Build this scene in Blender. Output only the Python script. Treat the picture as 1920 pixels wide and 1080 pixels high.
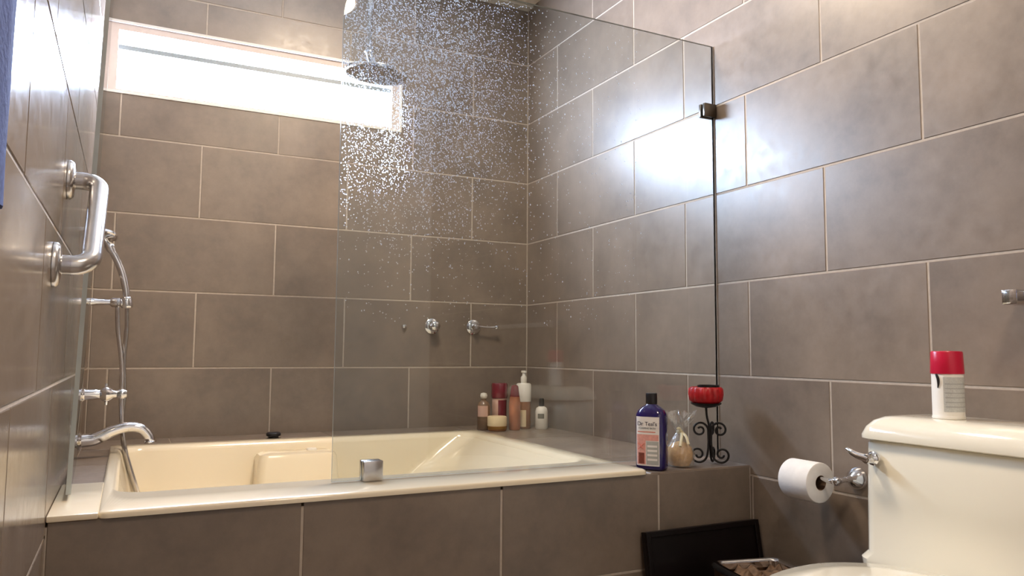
import bpy, bmesh, math, random
from mathutils import Vector, Matrix
random.seed(7)
PI = math.pi
for o in list(bpy.data.objects):
    bpy.data.objects.remove(o)
SC = bpy.context.scene
COL = SC.collection

# ------------------------------------------------------------------ camera
CAM_POS = Vector((-1.7572, -3.3373, 0.8993))
YAW, PITCH, ROLL = 0.4647, 0.0833, 0.0067
fw = Vector((math.sin(YAW) * math.cos(PITCH), math.cos(YAW) * math.cos(PITCH), math.sin(PITCH)))
rt = fw.cross(Vector((0, 0, 1))).normalized()
up = rt.cross(fw)
r2 = rt * math.cos(ROLL) + up * math.sin(ROLL)
u2 = up * math.cos(ROLL) - rt * math.sin(ROLL)
cd = bpy.data.cameras.new('camera')
cam = bpy.data.objects.new('camera', cd)
COL.objects.link(cam)
M = Matrix((r2, u2, -fw)).transposed().to_4x4()
M.translation = CAM_POS
cam.matrix_world = M
cd.sensor_width = 36
cd.lens = 1427.5 * 36 / 1920
cd.clip_start = 0.01
SC.camera = cam

# ------------------------------------------------------------------ world, exposure
W = bpy.data.worlds.new('world')
SC.world = W
W.use_nodes = True
W.node_tree.nodes['Background'].inputs[0].default_value = (0.75, 0.85, 1.0, 1)
W.node_tree.nodes['Background'].inputs[1].default_value = 1.0
SC.view_settings.view_transform = 'Standard'
SC.view_settings.look = 'None'
SC.view_settings.gamma = 1
SC.view_settings.use_curve_mapping = False
SC.view_settings.exposure = 0.0
SC.cycles.use_denoising = True
SC.cycles.max_bounces = 12
SC.cycles.transparent_max_bounces = 24
SC.cycles.sample_clamp_indirect = 6
SC.cycles.caustics_reflective = False
SC.cycles.blur_glossy = 0.5
WINDOW_STRENGTH = 135.0
WINDOW_COLOUR = (0.60, 0.74, 1.0)
LAMP_COLOUR = (1.0, 0.80, 0.59)
# ceiling lamps, both out of view: x, y, watts; second added as fill
LAMPS = [(-0.92, -1.20, 34.0), (-1.00, -3.10, 19.0)]

# ------------------------------------------------------------------ constants
H = 0.3048            # tile course
Z0 = 0.52             # level of a wall joint (course 0)
DECK = 0.55           # top of tub deck
CEIL = 2.645
XL, YB, YF = -1.892, 0.0, -4.1
GY = -1.365           # glass screen plane

# ------------------------------------------------------------------ node materials
def mat(name):
    m = bpy.data.materials.new(name)
    m.use_nodes = True
    n = m.node_tree.nodes
    b = n['Principled BSDF']
    return m, m.node_tree, b

def srgb(r, g, b):
    f = lambda c: (c / 255 / 12.92) if c / 255 <= 0.04045 else ((c / 255 + 0.055) / 1.055) ** 2.4
    return (f(r), f(g), f(b), 1)

def plain(name, rgb, rough=0.5, metal=0.0, spec=0.5, coat=0.0, vary=0.06, scale=30, bump=0.0, **kw):
    m, t, b = mat(name)
    c = srgb(*rgb)
    tc = t.nodes.new('ShaderNodeTexCoord')
    nz = t.nodes.new('ShaderNodeTexNoise')
    nz.inputs['Scale'].default_value = scale
    nz.inputs['Detail'].default_value = 4
    t.links.new(tc.outputs['Object'], nz.inputs['Vector'])
    rp = t.nodes.new('ShaderNodeValToRGB')
    rp.color_ramp.elements[0].position = 0.3
    rp.color_ramp.elements[1].position = 0.7
    rp.color_ramp.elements[0].color = [x * (1 - vary) for x in c[:3]] + [1]
    rp.color_ramp.elements[1].color = [min(1, x * (1 + vary)) for x in c[:3]] + [1]
    t.links.new(nz.outputs['Fac'], rp.inputs['Fac'])
    t.links.new(rp.outputs['Color'], b.inputs['Base Color'])
    b.inputs['Roughness'].default_value = rough
    b.inputs['Metallic'].default_value = metal
    b.inputs['Specular IOR Level'].default_value = spec
    b.inputs['Coat Weight'].default_value = coat
    if bump:
        bp = t.nodes.new('ShaderNodeBump')
        bp.inputs['Strength'].default_value = bump
        bp.inputs['Distance'].default_value = 0.002
        t.links.new(nz.outputs['Fac'], bp.inputs['Height'])
        t.links.new(bp.outputs['Normal'], b.inputs['Normal'])
    for k, v in kw.items():
        b.inputs[k.replace('_', ' ')].default_value = v
    return m

def tile_material(name, rgb, r0, r1):
    m, t, b = mat(name)
    c = srgb(*rgb)
    geo = t.nodes.new('ShaderNodeNewGeometry')
    oi = t.nodes.new('ShaderNodeObjectInfo')
    add = t.nodes.new('ShaderNodeVectorMath'); add.operation = 'MULTIPLY_ADD'
    comb = t.nodes.new('ShaderNodeCombineXYZ')
    for i in range(3):
        t.links.new(oi.outputs['Random'], comb.inputs[i])
    t.links.new(comb.outputs[0], add.inputs[0])
    add.inputs[1].default_value = (7.0, 3.0, 5.0)
    t.links.new(geo.outputs['Position'], add.inputs[2])
    n1 = t.nodes.new('ShaderNodeTexNoise')
    n1.inputs['Scale'].default_value = 4.5
    n1.inputs['Detail'].default_value = 6
    n1.inputs['Roughness'].default_value = 0.6
    t.links.new(add.outputs[0], n1.inputs['Vector'])
    n2 = t.nodes.new('ShaderNodeTexNoise')
    n2.inputs['Scale'].default_value = 28
    n2.inputs['Detail'].default_value = 8
    n2.inputs['Roughness'].default_value = 0.7
    t.links.new(add.outputs[0], n2.inputs['Vector'])
    mx = t.nodes.new('ShaderNodeMath'); mx.operation = 'MULTIPLY_ADD'
    t.links.new(n2.outputs['Fac'], mx.inputs[0]); mx.inputs[1].default_value = 0.4
    t.links.new(n1.outputs['Fac'], mx.inputs[2])
    rp = t.nodes.new('ShaderNodeValToRGB')
    e = rp.color_ramp.elements
    e[0].position = 0.45; e[1].position = 0.95
    e[0].color = [c[0] * 0.74, c[1] * 0.74, c[2] * 0.73, 1]
    e[1].color = [c[0] * 1.26, c[1] * 1.25, c[2] * 1.22, 1]
    t.links.new(mx.outputs[0], rp.inputs['Fac'])
    # a little difference from tile to tile
    hv = t.nodes.new('ShaderNodeHueSaturation')
    mr = t.nodes.new('ShaderNodeMapRange')
    mr.inputs['To Min'].default_value = 0.93; mr.inputs['To Max'].default_value = 1.07
    t.links.new(oi.outputs['Random'], mr.inputs['Value'])
    t.links.new(mr.outputs[0], hv.inputs['Value'])
    t.links.new(rp.outputs['Color'], hv.inputs['Color'])
    t.links.new(hv.outputs['Color'], b.inputs['Base Color'])
    rr = t.nodes.new('ShaderNodeMapRange')
    rr.inputs['From Min'].default_value = 0.3; rr.inputs['From Max'].default_value = 0.7
    rr.inputs['To Min'].default_value = r0; rr.inputs['To Max'].default_value = r1
    t.links.new(n2.outputs['Fac'], rr.inputs['Value'])
    t.links.new(rr.outputs[0], b.inputs['Roughness'])
    bp = t.nodes.new('ShaderNodeBump')
    bp.inputs['Strength'].default_value = 0.06
    bp.inputs['Distance'].default_value = 0.002
    t.links.new(n2.outputs['Fac'], bp.inputs['Height'])
    t.links.new(bp.outputs['Normal'], b.inputs['Normal'])
    b.inputs['Specular IOR Level'].default_value = 0.75
    return m

def glass_material(name, tint, rough=0.0, base=0.045, milk=0.0):
    """clear sheet: transmits straight, mirrors more towards grazing angles"""
    m = bpy.data.materials.new(name); m.use_nodes = True
    t = m.node_tree
    t.nodes.clear()
    out = t.nodes.new('ShaderNodeOutputMaterial')
    tr = t.nodes.new('ShaderNodeBsdfTransparent'); tr.inputs[0].default_value = tint
    gl = t.nodes.new('ShaderNodeBsdfGlossy'); gl.inputs['Roughness'].default_value = rough
    lw = t.nodes.new('ShaderNodeLayerWeight'); lw.inputs['Blend'].default_value = 0.5
    p = t.nodes.new('ShaderNodeMath'); p.operation = 'POWER'; p.inputs[1].default_value = 5
    t.links.new(lw.outputs['Facing'], p.inputs[0])
    ma = t.nodes.new('ShaderNodeMath'); ma.operation = 'MULTIPLY_ADD'
    ma.inputs[1].default_value = 0.9; ma.inputs[2].default_value = base
    t.links.new(p.outputs[0], ma.inputs[0])
    mx = t.nodes.new('ShaderNodeMixShader')
    t.links.new(ma.outputs[0], mx.inputs[0])
    t.links.new(tr.outputs[0], mx.inputs[1]); t.links.new(gl.outputs[0], mx.inputs[2])
    if milk:
        df = t.nodes.new('ShaderNodeBsdfDiffuse'); df.inputs[0].default_value = (0.9, 0.9, 0.88, 1)
        m3 = t.nodes.new('ShaderNodeMixShader'); m3.inputs[0].default_value = milk
        t.links.new(mx.outputs[0], m3.inputs[1]); t.links.new(df.outputs[0], m3.inputs[2])
        t.links.new(m3.outputs[0], out.inputs['Surface'])
    else:
        t.links.new(mx.outputs[0], out.inputs['Surface'])
    return m

def emit(name, rgb, s):
    m = bpy.data.materials.new(name); m.use_nodes = True
    t = m.node_tree; t.nodes.clear()
    out = t.nodes.new('ShaderNodeOutputMaterial')
    e = t.nodes.new('ShaderNodeEmission')
    e.inputs[0].default_value = (*rgb, 1); e.inputs[1].default_value = s
    t.links.new(e.outputs[0], out.inputs['Surface'])
    return m

TILE = tile_material('tile_taupe', (129, 116, 105), 0.28, 0.42)
TILE_SLEEK = tile_material('tile_taupe_sleek', (129, 116, 105), 0.12, 0.20)
GROUT = plain('grout_beige', (188, 177, 165), 0.85, vary=0.08, scale=60, bump=0.2)
PAINT = plain('ceiling_paint', (232, 226, 214), 0.8, vary=0.02)
CREAM = plain('tub_acrylic', (238, 227, 203), 0.16, vary=0.015, scale=4, coat=0.3)
PORCELAIN = plain('porcelain_cream', (238, 233, 216), 0.10, vary=0.01, scale=4, coat=0.5)
CHROME = plain('chrome', (225, 226, 230), 0.08, metal=1.0, vary=0.02)
BRUSHED = plain('brushed_steel', (200, 198, 198), 0.24, metal=1.0, vary=0.05, scale=80)
DARKMETAL = plain('dark_nickel', (105, 98, 90), 0.28, metal=1.0, vary=0.1)
IRON = plain('black_iron', (22, 19, 18), 0.45, metal=0.3, vary=0.2)
GLASS = glass_material('screen_glass', (0.865, 0.89, 0.89, 1))
GLASSEDGE = plain('glass_edge', (176, 184, 184), 0.15, vary=0.1, scale=10)
RUBBER = plain('grey_seal', (196, 194, 192), 0.5, vary=0.1)
FRAME = plain('window_frame_paint', (214, 200, 192), 0.45, vary=0.03)
SASH = plain('sash_white', (240, 240, 238), 0.4, vary=0.02)
RAIL = plain('rail_grey', (140, 148, 150), 0.4, vary=0.03)
PANE = emit('frosted_daylight_pane', WINDOW_COLOUR, WINDOW_STRENGTH)
LENS = emit('lamp_lens', LAMP_COLOUR, 4.0)
WHITEPL = plain('white_plastic', (240, 238, 232), 0.35, vary=0.02)
BLACKPL = plain('black_plastic', (22, 18, 22), 0.35, vary=0.1)
RED = plain('red_plastic', (196, 22, 60), 0.28, vary=0.04)
WAX = plain('red_wax', (176, 20, 28), 0.4, vary=0.2, scale=60)
PAPER = plain('tissue_paper', (240, 238, 236), 0.9, vary=0.03, scale=50, bump=0.3)
CARD = plain('cardboard_core', (120, 95, 75), 0.9, vary=0.1)
NAVY = plain('navy_bottle', (30, 15, 88), 0.12, vary=0.15, scale=8, coat=0.5)
TOWEL = plain('blue_towel', (78, 94, 152), 0.95, vary=0.18, scale=160, bump=0.8)
ESPRESSO = plain('espresso_wood', (14, 8, 9), 0.4, spec=0.25, vary=0.25, scale=14)
BRONZE = plain('bronze_bin', (112, 88, 70), 0.35, metal=0.6, vary=0.4, scale=70, bump=0.4)
LINER = plain('bin_lining', (110, 86, 66), 0.6, vary=0.5, scale=60, bump=0.6)
SPONGE = plain('tan_sponge', (228, 184, 122), 0.85, vary=0.15, scale=90, bump=0.7)
CELLO = glass_material('cellophane', (0.95, 0.94, 0.92, 1), 0.12, 0.16, 0.10)
FOAM = plain('floor_tile_stone', (120, 108, 98), 0.45, vary=0.12, scale=8)

# ------------------------------------------------------------------ mesh helpers
def finish(name, bm, material, parent=None, smooth=False, kind=None, loc=None):
    me = bpy.data.meshes.new(name)
    bm.normal_update()
    bm.to_mesh(me); bm.free()
    return link(name, me, material, parent, smooth, kind, loc)

def link(name, me, material, parent=None, smooth=False, kind=None, loc=None):
    o = bpy.data.objects.new(name, me)
    COL.objects.link(o)
    if material is not None and len(me.materials) == 0:
        for mm in (material if isinstance(material, (list, tuple)) else [material]):
            me.materials.append(mm)
    if smooth:
        for p in me.polygons:
            p.use_smooth = True
        try:
            me.set_sharp_from_angle(angle=math.radians(42))
        except Exception:
            pass
    if parent is not None:
        o.parent = parent
        o.matrix_parent_inverse = Matrix.Translation(parent.location).inverted() if parent.type == 'EMPTY' else Matrix()
    if kind:
        o['kind'] = kind
    if loc is not None:
        o.location = loc
    return o

def thing(name, label, cat, loc, group=None):
    o = bpy.data.objects.new(name, None)
    COL.objects.link(o)
    o.empty_display_size = 0.05
    o.location = loc
    o['label'] = label; o['category'] = cat
    if group: o['group'] = group
    return o

def tag(o, label, cat, group=None):
    o['label'] = label; o['category'] = cat
    if group: o['group'] = group
    return o

def box(bm, x0, x1, y0, y1, z0, z1, bevel=0.0, seg=2, M=None):
    vs = [bm.verts.new((x, y, z)) for z in (z0, z1) for y in (y0, y1) for x in (x0, x1)]
    f = [(0, 2, 3, 1), (4, 5, 7, 6), (0, 1, 5, 4), (2, 6, 7, 3), (0, 4, 6, 2), (1, 3, 7, 5)]
    fs = [bm.faces.new([vs[i] for i in q]) for q in f]
    if bevel:
        es = list({e for q in fs for e in q.edges})
        r = bmesh.ops.bevel(bm, geom=es, offset=bevel, segments=seg, affect='EDGES', profile=0.5)
        vs = list({v for q in r['faces'] for v in q.verts} | {v for v in vs if v.is_valid})
    if M is not None:
        bmesh.ops.transform(bm, matrix=M, verts=[v for v in vs if v.is_valid])
    return vs

def lathe(bm, prof, seg=24, M=None, cap=True, fn=None):
    """prof: list of (r, z); axis z. fn(ang, i, r, z) may change the radius"""
    rings = []
    for i, (r, z) in enumerate(prof):
        ring = []
        for s in range(seg):
            a = 2 * PI * s / seg
            rr = fn(a, i, r, z) if fn else r
            v = Vector((rr * math.cos(a), rr * math.sin(a), z))
            ring.append(bm.verts.new(M @ v if M is not None else v))
        rings.append(ring)
    for a, b in zip(rings, rings[1:]):
        for s in range(seg):
            bm.faces.new((a[s], a[(s + 1) % seg], b[(s + 1) % seg], b[s]))
    if cap:
        if prof[0][0] > 1e-5: bm.faces.new(list(reversed(rings[0])))
        if prof[-1][0] > 1e-5: bm.faces.new(rings[-1])

def smooth_path(pts, n=8):
    P = [Vector(p) for p in pts]
    P = [2 * P[0] - P[1]] + P + [2 * P[-1] - P[-2]]
    out = []
    for i in range(1, len(P) - 2):
        a, b, c, d = P[i - 1:i + 3]
        for k in range(n):
            t = k / n
            out.append(0.5 * ((2 * b) + (c - a) * t + (2 * a - 5 * b + 4 * c - d) * t * t + (3 * b - a - 3 * c + d) * t ** 3))
    out.append(P[-2])
    return out

def tube(bm, pts, r, seg=10, cap=True):
    pts = [Vector(p) for p in pts]
    n = len(pts)
    rad = r if callable(r) else (lambda t: r)
    t0 = (pts[1] - pts[0]).normalized()
    ref = Vector((0, 0, 1)) if abs(t0.z) < 0.9 else Vector((1, 0, 0))
    nx = t0.cross(ref).normalized()
    rings = []
    for i, p in enumerate(pts):
        t = (pts[min(i + 1, n - 1)] - pts[max(i - 1, 0)]).normalized()
        nx = (nx - t * nx.dot(t)).normalized()
        ny = t.cross(nx)
        rr = rad(i / (n - 1))
        rings.append([bm.verts.new(p + nx * rr * math.cos(2 * PI * s / seg) + ny * rr * math.sin(2 * PI * s / seg)) for s in range(seg)])
    for a, b in zip(rings, rings[1:]):
        for s in range(seg):
            bm.faces.new((a[s], a[(s + 1) % seg], b[(s + 1) % seg], b[s]))
    if cap:
        bm.faces.new(list(reversed(rings[0]))); bm.faces.new(rings[-1])

def rrect(x0, x1, y0, y1, r, n=8):
    """rounded rectangle, counter-clockwise, 4*(n+1) points"""
    pts = []
    for cx, cy, a0 in ((x1 - r, y1 - r, 0), (x0 + r, y1 - r, 90), (x0 + r, y0 + r, 180), (x1 - r, y0 + r, 270)):
        for k in range(n + 1):
            a = math.radians(a0 + 90 * k / n)
            pts.append((cx + r * math.cos(a), cy + r * math.sin(a)))
    return pts

def loft(bm, sections, cap0=True, cap1=True, flip=False):
    rings = [[bm.verts.new(p) for p in s] for s in sections]
    n = len(rings[0])
    for a, b in zip(rings, rings[1:]):
        for s in range(n):
            q = (a[s], a[(s + 1) % n], b[(s + 1) % n], b[s])
            bm.faces.new(tuple(reversed(q)) if flip else q)
    if cap0: bm.faces.new(rings[0] if flip else list(reversed(rings[0])))
    if cap1: bm.faces.new(list(reversed(rings[-1])) if flip else rings[-1])

def sec(x0, x1, y0, y1, r, z, n=8):
    return [(x, y, z) for x, y in rrect(x0, x1, y0, y1, r, n)]

def axis_matrix(origin, direction, roll=0):
    d = Vector(direction).normalized()
    q = Vector((0, 0, 1)).rotation_difference(d)
    return Matrix.Translation(origin) @ q.to_matrix().to_4x4() @ Matrix.Rotation(roll, 4, 'Z')

def text_mesh(name, s, size, M, material, parent):
    cu = bpy.data.curves.new('text', 'FONT')
    cu.body = s; cu.size = size; cu.align_x = 'CENTER'; cu.extrude = 0.0002
    tmp = bpy.data.objects.new('text', cu)
    COL.objects.link(tmp)
    dg = bpy.context.evaluated_depsgraph_get()
    me = bpy.data.meshes.new_from_object(tmp.evaluated_get(dg))
    bpy.data.objects.remove(tmp); bpy.data.curves.remove(cu)
    me.transform(M)
    me.materials.clear()
    return link(name, me, material, parent)

# ------------------------------------------------------------------ tiles
TILE_CACHE = {}
def tile_rects(u0, u1, v0, v1, holes):
    rects = [(u0, u1, v0, v1)]
    for (a, b, c, d) in holes:
        out = []
        for (p, q, r, s) in rects:
            if q <= a or p >= b or s <= c or r >= d:
                out.append((p, q, r, s)); continue
            if p < a: out.append((p, a, r, s))
            if q > b: out.append((b, q, r, s))
            m0, m1 = max(p, a), min(q, b)
            if r < c: out.append((m0, m1, r, c))
            if s > d: out.append((m0, m1, d, s))
        rects = out
    return [r for r in rects if r[1] - r[0] > 0.004 and r[3] - r[2] > 0.004]

def make_tile(parent, o, U, V, N, u0, u1, v0, v1, holes=(), g=0.0032, th=0.008, name='tile', material=None):
    """one tile on the plane through o spanned by U, V; face lies in the plane, body behind it"""
    a, b, c, d = u0 + g, u1 - g, v0 + g, v1 - g
    if b - a < 0.006 or d - c < 0.006: return
    rects = tile_rects(a, b, c, d, holes)
    if not rects: return
    whole = len(rects) == 1
    if whole:
        a, b, c, d = rects[0]
        rects = [(0, b - a, 0, d - c)]
        org = o + U * a + V * c
    else:
        org = o.copy()
    key = (tuple(round(x, 4) for r in rects for x in r), tuple(U), tuple(N)) if whole else None
    me = TILE_CACHE.get(key) if key else None
    if me is None:
        bm = bmesh.new()
        ch = 0.0012 if whole else 0.0
        for (p, q, r, s) in rects:
            P = lambda uu, vv, nn: bm.verts.new(U * uu + V * vv + N * nn)
            back = [P(p, r, -th), P(q, r, -th), P(q, s, -th), P(p, s, -th)]
            mid = [P(p, r, -ch), P(q, r, -ch), P(q, s, -ch), P(p, s, -ch)]
            layers = [back, mid]
            if ch:
                layers.append([P(p + ch, r + ch, 0), P(q - ch, r + ch, 0), P(q - ch, s - ch, 0), P(p + ch, s - ch, 0)])
            for A, B in zip(layers, layers[1:]):
                for i in range(4):
                    bm.faces.new((A[i], A[(i + 1) % 4], B[(i + 1) % 4], B[i]))
            bm.faces.new(layers[-1])
        bmesh.ops.recalc_face_normals(bm, faces=bm.faces)
        # make sure the open boxes face along N
        f = max(bm.faces, key=lambda f: f.calc_area())
        if f.normal.dot(N) < 0:
            bmesh.ops.reverse_faces(bm, faces=bm.faces)
        me = bpy.data.meshes.new(name)
        bm.to_mesh(me); bm.free()
        me.materials.append(material or TILE)
        if key: TILE_CACHE[key] = me
    t = bpy.data.objects.new(name, me)
    COL.objects.link(t)
    t.parent = parent
    t.location = org
    return t

def struct(name, bm, material, label=None):
    o = finish(name, bm, material, kind='structure')
    if label: o['label'] = label
    return o

GR = 0.0018           # grout lies this far behind the tile faces
VX, VY, VZ = Vector((1, 0, 0)), Vector((0, 1, 0)), Vector((0, 0, 1))
WIN = (-1.886, -0.666, Z0 + 1.392, Z0 + 1.690)

# back wall with the window opening
bm = bmesh.new()
t0, t1 = GR, 0.16
box(bm, XL - 0.1, 0.1, t0, t1, 0, WIN[2])
box(bm, XL - 0.1, 0.1, t0, t1, WIN[3], CEIL)
box(bm, XL - 0.1, WIN[0], t0, t1, WIN[2], WIN[3])
box(bm, WIN[1], 0.1, t0, t1, WIN[2], WIN[3])
wall_back = struct('wall_back', bm, GROUT)
for k in range(0, 7):
    z0, z1 = Z0 + k * H, min(Z0 + (k + 1) * H, CEIL + 0.004)
    off = -0.302 if k % 2 else -0.607
    js = [0.0]
    x = off
    while x > XL:
        js.append(x); x -= 2 * H
    js.append(XL)
    for a, b in zip(js, js[1:]):
        make_tile(wall_back, Vector((0, 0, 0)), VX, VZ, -VY, b, a, z0, z1, [WIN])

# right wall
bm = bmesh.new(); box(bm, GR, 0.12, YF, 0.1, 0, CEIL)
wall_right = struct('wall_right', bm, GROUT)
for k in range(-2, 7):
    z0, z1 = max(Z0 + k * H, 0.0), min(Z0 + (k + 1) * H, CEIL + 0.004)
    y = -0.296 if k % 2 else -0.601
    js = [0.0]
    while y > YF:
        js.append(y); y -= 2 * H
    js.append(YF)
    for a, b in zip(js, js[1:]):
        make_tile(wall_right, Vector((0, 0, 0)), VY, VZ, -VX, b, a, z0, z1)

# left wall
bm = bmesh.new(); box(bm, XL - 0.12, XL - GR, YF, 0.1, 0, CEIL)
wall_left = struct('wall_left', bm, GROUT)
for k in range(-2, 7):
    z0, z1 = max(Z0 + k * H, 0.0), min(Z0 + (k + 1) * H, CEIL + 0.004)
    y = -0.62 if k % 2 else -0.315
    js = [0.0]
    while y > YF:
        js.append(y); y -= 2 * H
    js.append(YF)
    for a, b in zip(js, js[1:]):
        make_tile(wall_left, Vector((XL, 0, 0)), VY, VZ, VX, b, a, z0, z1, material=TILE_SLEEK)

# wall behind the camera, floor, ceiling
bm = bmesh.new(); box(bm, XL - 0.12, 0.12, YF - 0.1, YF, 0, CEIL)
struct('wall_front', bm, PAINT)
bm = bmesh.new(); box(bm, XL - 0.12, 0.12, YF - 0.1, 0.16, -0.1, -GR)
floor = struct('floor', bm, GROUT)
x = 0.0
for i in range(4):
    y = -1.5
    for j in range(5):
        make_tile(floor, Vector((0, 0, 0)), VX, VY, VZ, max(x - 2 * H, XL), x, max(y - 2 * H, YF), y, name='floor_tile')
        y -= 2 * H
    x -= 2 * H
bm = bmesh.new(); box(bm, XL - 0.12, 0.12, YF - 0.1, 0.16, CEIL, CEIL + 0.1)
struct('ceiling', bm, PAINT)
bm = bmesh.new(); box(bm, XL, -0.0005, -0.055, -0.0005, CEIL - 0.012, CEIL, 0.003)
struct('trim_1', bm, PAINT)

# window
bm = bmesh.new()
wx0, wx1, wz0, wz1 = WIN
win = finish('window_1', bm, None, kind='structure')
win.location = (0, 0, 0)
def win_part(name, m, rects):
    bm = bmesh.new()
    for r in rects:
        box(bm, *r)
    return finish(name, bm, m, win)
e = 0.010
win_part('edge_trim', SASH, [(wx0, wx1, -0.004, 0.014, wz1 - e, wz1), (wx0, wx1, -0.004, 0.014, wz0, wz0 + e),
                             (wx0, wx0 + e, -0.004, 0.014, wz0 + e, wz1 - e), (wx1 - e, wx1, -0.004, 0.014, wz0 + e, wz1 - e)])
f0, f1 = 0.010, 0.036
win_part('window_frame', FRAME, [(wx0 + e, wx1 - e, 0.008, 0.10, wz1 - e - 0.026, wz1 - e), (wx0 + e, wx1 - e, 0.008, 0.10, wz0 + e, wz0 + e + 0.010),
                                 (wx0 + e, wx0 + 0.040, 0.008, 0.10, wz0 + e + 0.010, wz1 - e - 0.026), (wx1 - 0.045, wx1 - e, 0.008, 0.10, wz0 + e + 0.010, wz1 - e - 0.026)])
win_part('rail', RAIL, [(wx0 + 0.04, wx1 - 0.045, 0.030, 0.060, wz1 - 0.108, wz1 - 0.088)])
win_part('pane', PANE, [(wx0 + 0.03, wx1 - 0.03, 0.062, 0.068, wz0 + 0.010, wz1 - 0.02)])

# apron of the tub (tiled masonry with the deck on top)
AY = -1.508
bm = bmesh.new()
box(bm, XL, 0, AY + GR, AY + 0.10, 0, DECK - 0.012)        # front
box(bm, -0.39, 0, AY + GR, AY + 0.10, DECK - 0.012, DECK - GR)
apron = struct('wall_apron', bm, GROUT)
decks = []
for nm, dims in (('trim_2', (-0.36, 0, AY + 0.10, -GR, 0, DECK - GR)), ('trim_3', (XL, -0.36, -0.28, -GR, 0, DECK - GR)),
                 ('trim_4', (XL, -1.81, -1.09, -0.28, 0, DECK - GR))):
    bm = bmesh.new(); box(bm, *dims); decks.append(struct(nm, bm, GROUT))
jx = [XL, -1.380, -0.866, -0.356, 0.0]
rows = [(0.0, Z0 - 0.2406), (Z0 - 0.2406, DECK)]
for (za, zb) in rows:
    for a, b in zip(jx, jx[1:]):
        make_tile(apron, Vector((0, AY, 0)), VX, VZ, -VY, a, b, za, zb)
for i, (x0, x1, y0, y1) in enumerate([(-0.385, 0, AY, -1.2), (-0.385, 0, -1.2, -0.6), (-0.385, 0, -0.6, 0),
                         (-1.0, -0.385, -0.295, 0), (-1.6, -1.0, -0.295, 0), (XL, -1.6, -0.295, 0),
                         (XL, -1.797, -0.70, -0.295), (XL, -1.797, -1.105, -0.70)]):
    make_tile(decks[0 if i < 3 else 1 if i < 6 else 2], Vector((0, 0, DECK)), VX, VY, VZ, x0, x1, y0, y1, g=0.0016, name='deck_tile')

# ------------------------------------------------------------------ bathtub
tub = thing('bathtub', 'cream drop-in bathtub with wide front rim set in a tiled deck', 'bathtub', (-1.1, -0.9, DECK))
RT = DECK + 0.012
bm = bmesh.new()
n = 8
ox0, ox1, oy0, oy1 = -1.800, -0.398, -1.516, -0.290
loft(bm, [sec(ox0, ox1, oy0, oy1, 0.020, DECK - 0.002, n), sec(ox0, ox1, oy0, oy1, 0.020, RT - 0.006, n),
          sec(ox0 + .002, ox1 - .002, oy0 + .002, oy1 - .002, 0.020, RT - 0.002, n),
          sec(ox0 + .006, ox1 - .006, oy0 + .006, oy1 - .006, 0.020, RT, n),
          sec(-1.778, -0.452, -1.298, -0.345, 0.080, RT - 0.001, n), sec(-1.770, -0.460, -1.290, -0.353, 0.078, RT - 0.006, n),
          sec(-1.765, -0.468, -1.284, -0.358, 0.076, RT - 0.018, n)], cap0=False, cap1=False)
box(bm, XL + 0.0005, -1.7985, -1.516, -1.105, DECK - 0.002, RT - 0.001, 0.003)
finish('rim', bm, CREAM, tub, smooth=True)
bm = bmesh.new()
S = []
for k in range(9):
    t = k / 8
    z = RT - 0.018 - 0.40 * t
    s = t ** 0.85
    S.append(sec(-1.765 + 0.07 * s, -0.468 - 0.46 * s, -1.284 + 0.08 * s, -0.358 - 0.05 * s, 0.076 + 0.06 * t, z, n))
S.append(sec(-1.66, -1.00, -1.17, -0.44, 0.12, RT - 0.435, n))
loft(bm, S, cap0=False, cap1=True)
finish('basin', bm, CREAM, tub, smooth=True)
# arm rest moulded into the back wall of the basin
bm = bmesh.new()
loft(bm, [sec(-1.345, -1.015, -0.500, -0.40, 0.03, 0.16), sec(-1.325, -1.04, -0.475, -0.34, 0.03, DECK - 0.045),
          sec(-1.318, -1.047, -0.468, -0.35, 0.03, DECK - 0.030), sec(-1.30, -1.065, -0.452, -0.36, 0.03, DECK - 0.024)])
finish('armrest', bm, CREAM, tub, smooth=True)
bm = bmesh.new()
lathe(bm, [(0.0, 0.004), (0.018, 0.004), (0.020, 0.0), (0.020, -0.004)], 20, axis_matrix((-1.125, -0.4, DECK - 0.022), (0, 0, 1)))
finish('white_disc', bm, WHITEPL, tub, smooth=True)  # small white disc on top of the arm rest

# dark air control knob on the back deck
kn = thing('air_control_knob', 'small dark round knob on the deck behind the tub', 'knob', (-1.238, -0.235, DECK))
bm = bmesh.new(); lathe(bm, [(0.031, 0), (0.031, 0.006), (0.027, 0.009), (0, 0.009)], 24, Matrix.Translation((-1.238, -0.235, DECK)))
finish('base_ring', bm, CHROME, kn, smooth=True)
bm = bmesh.new(); lathe(bm, [(0.020, 0.009), (0.020, 0.014), (0.028, 0.017), (0.028, 0.026), (0.023, 0.030), (0, 0.031)], 24, Matrix.Translation((-1.238, -0.235, DECK)))
finish('cap', bm, BLACKPL, kn, smooth=True)

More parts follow.
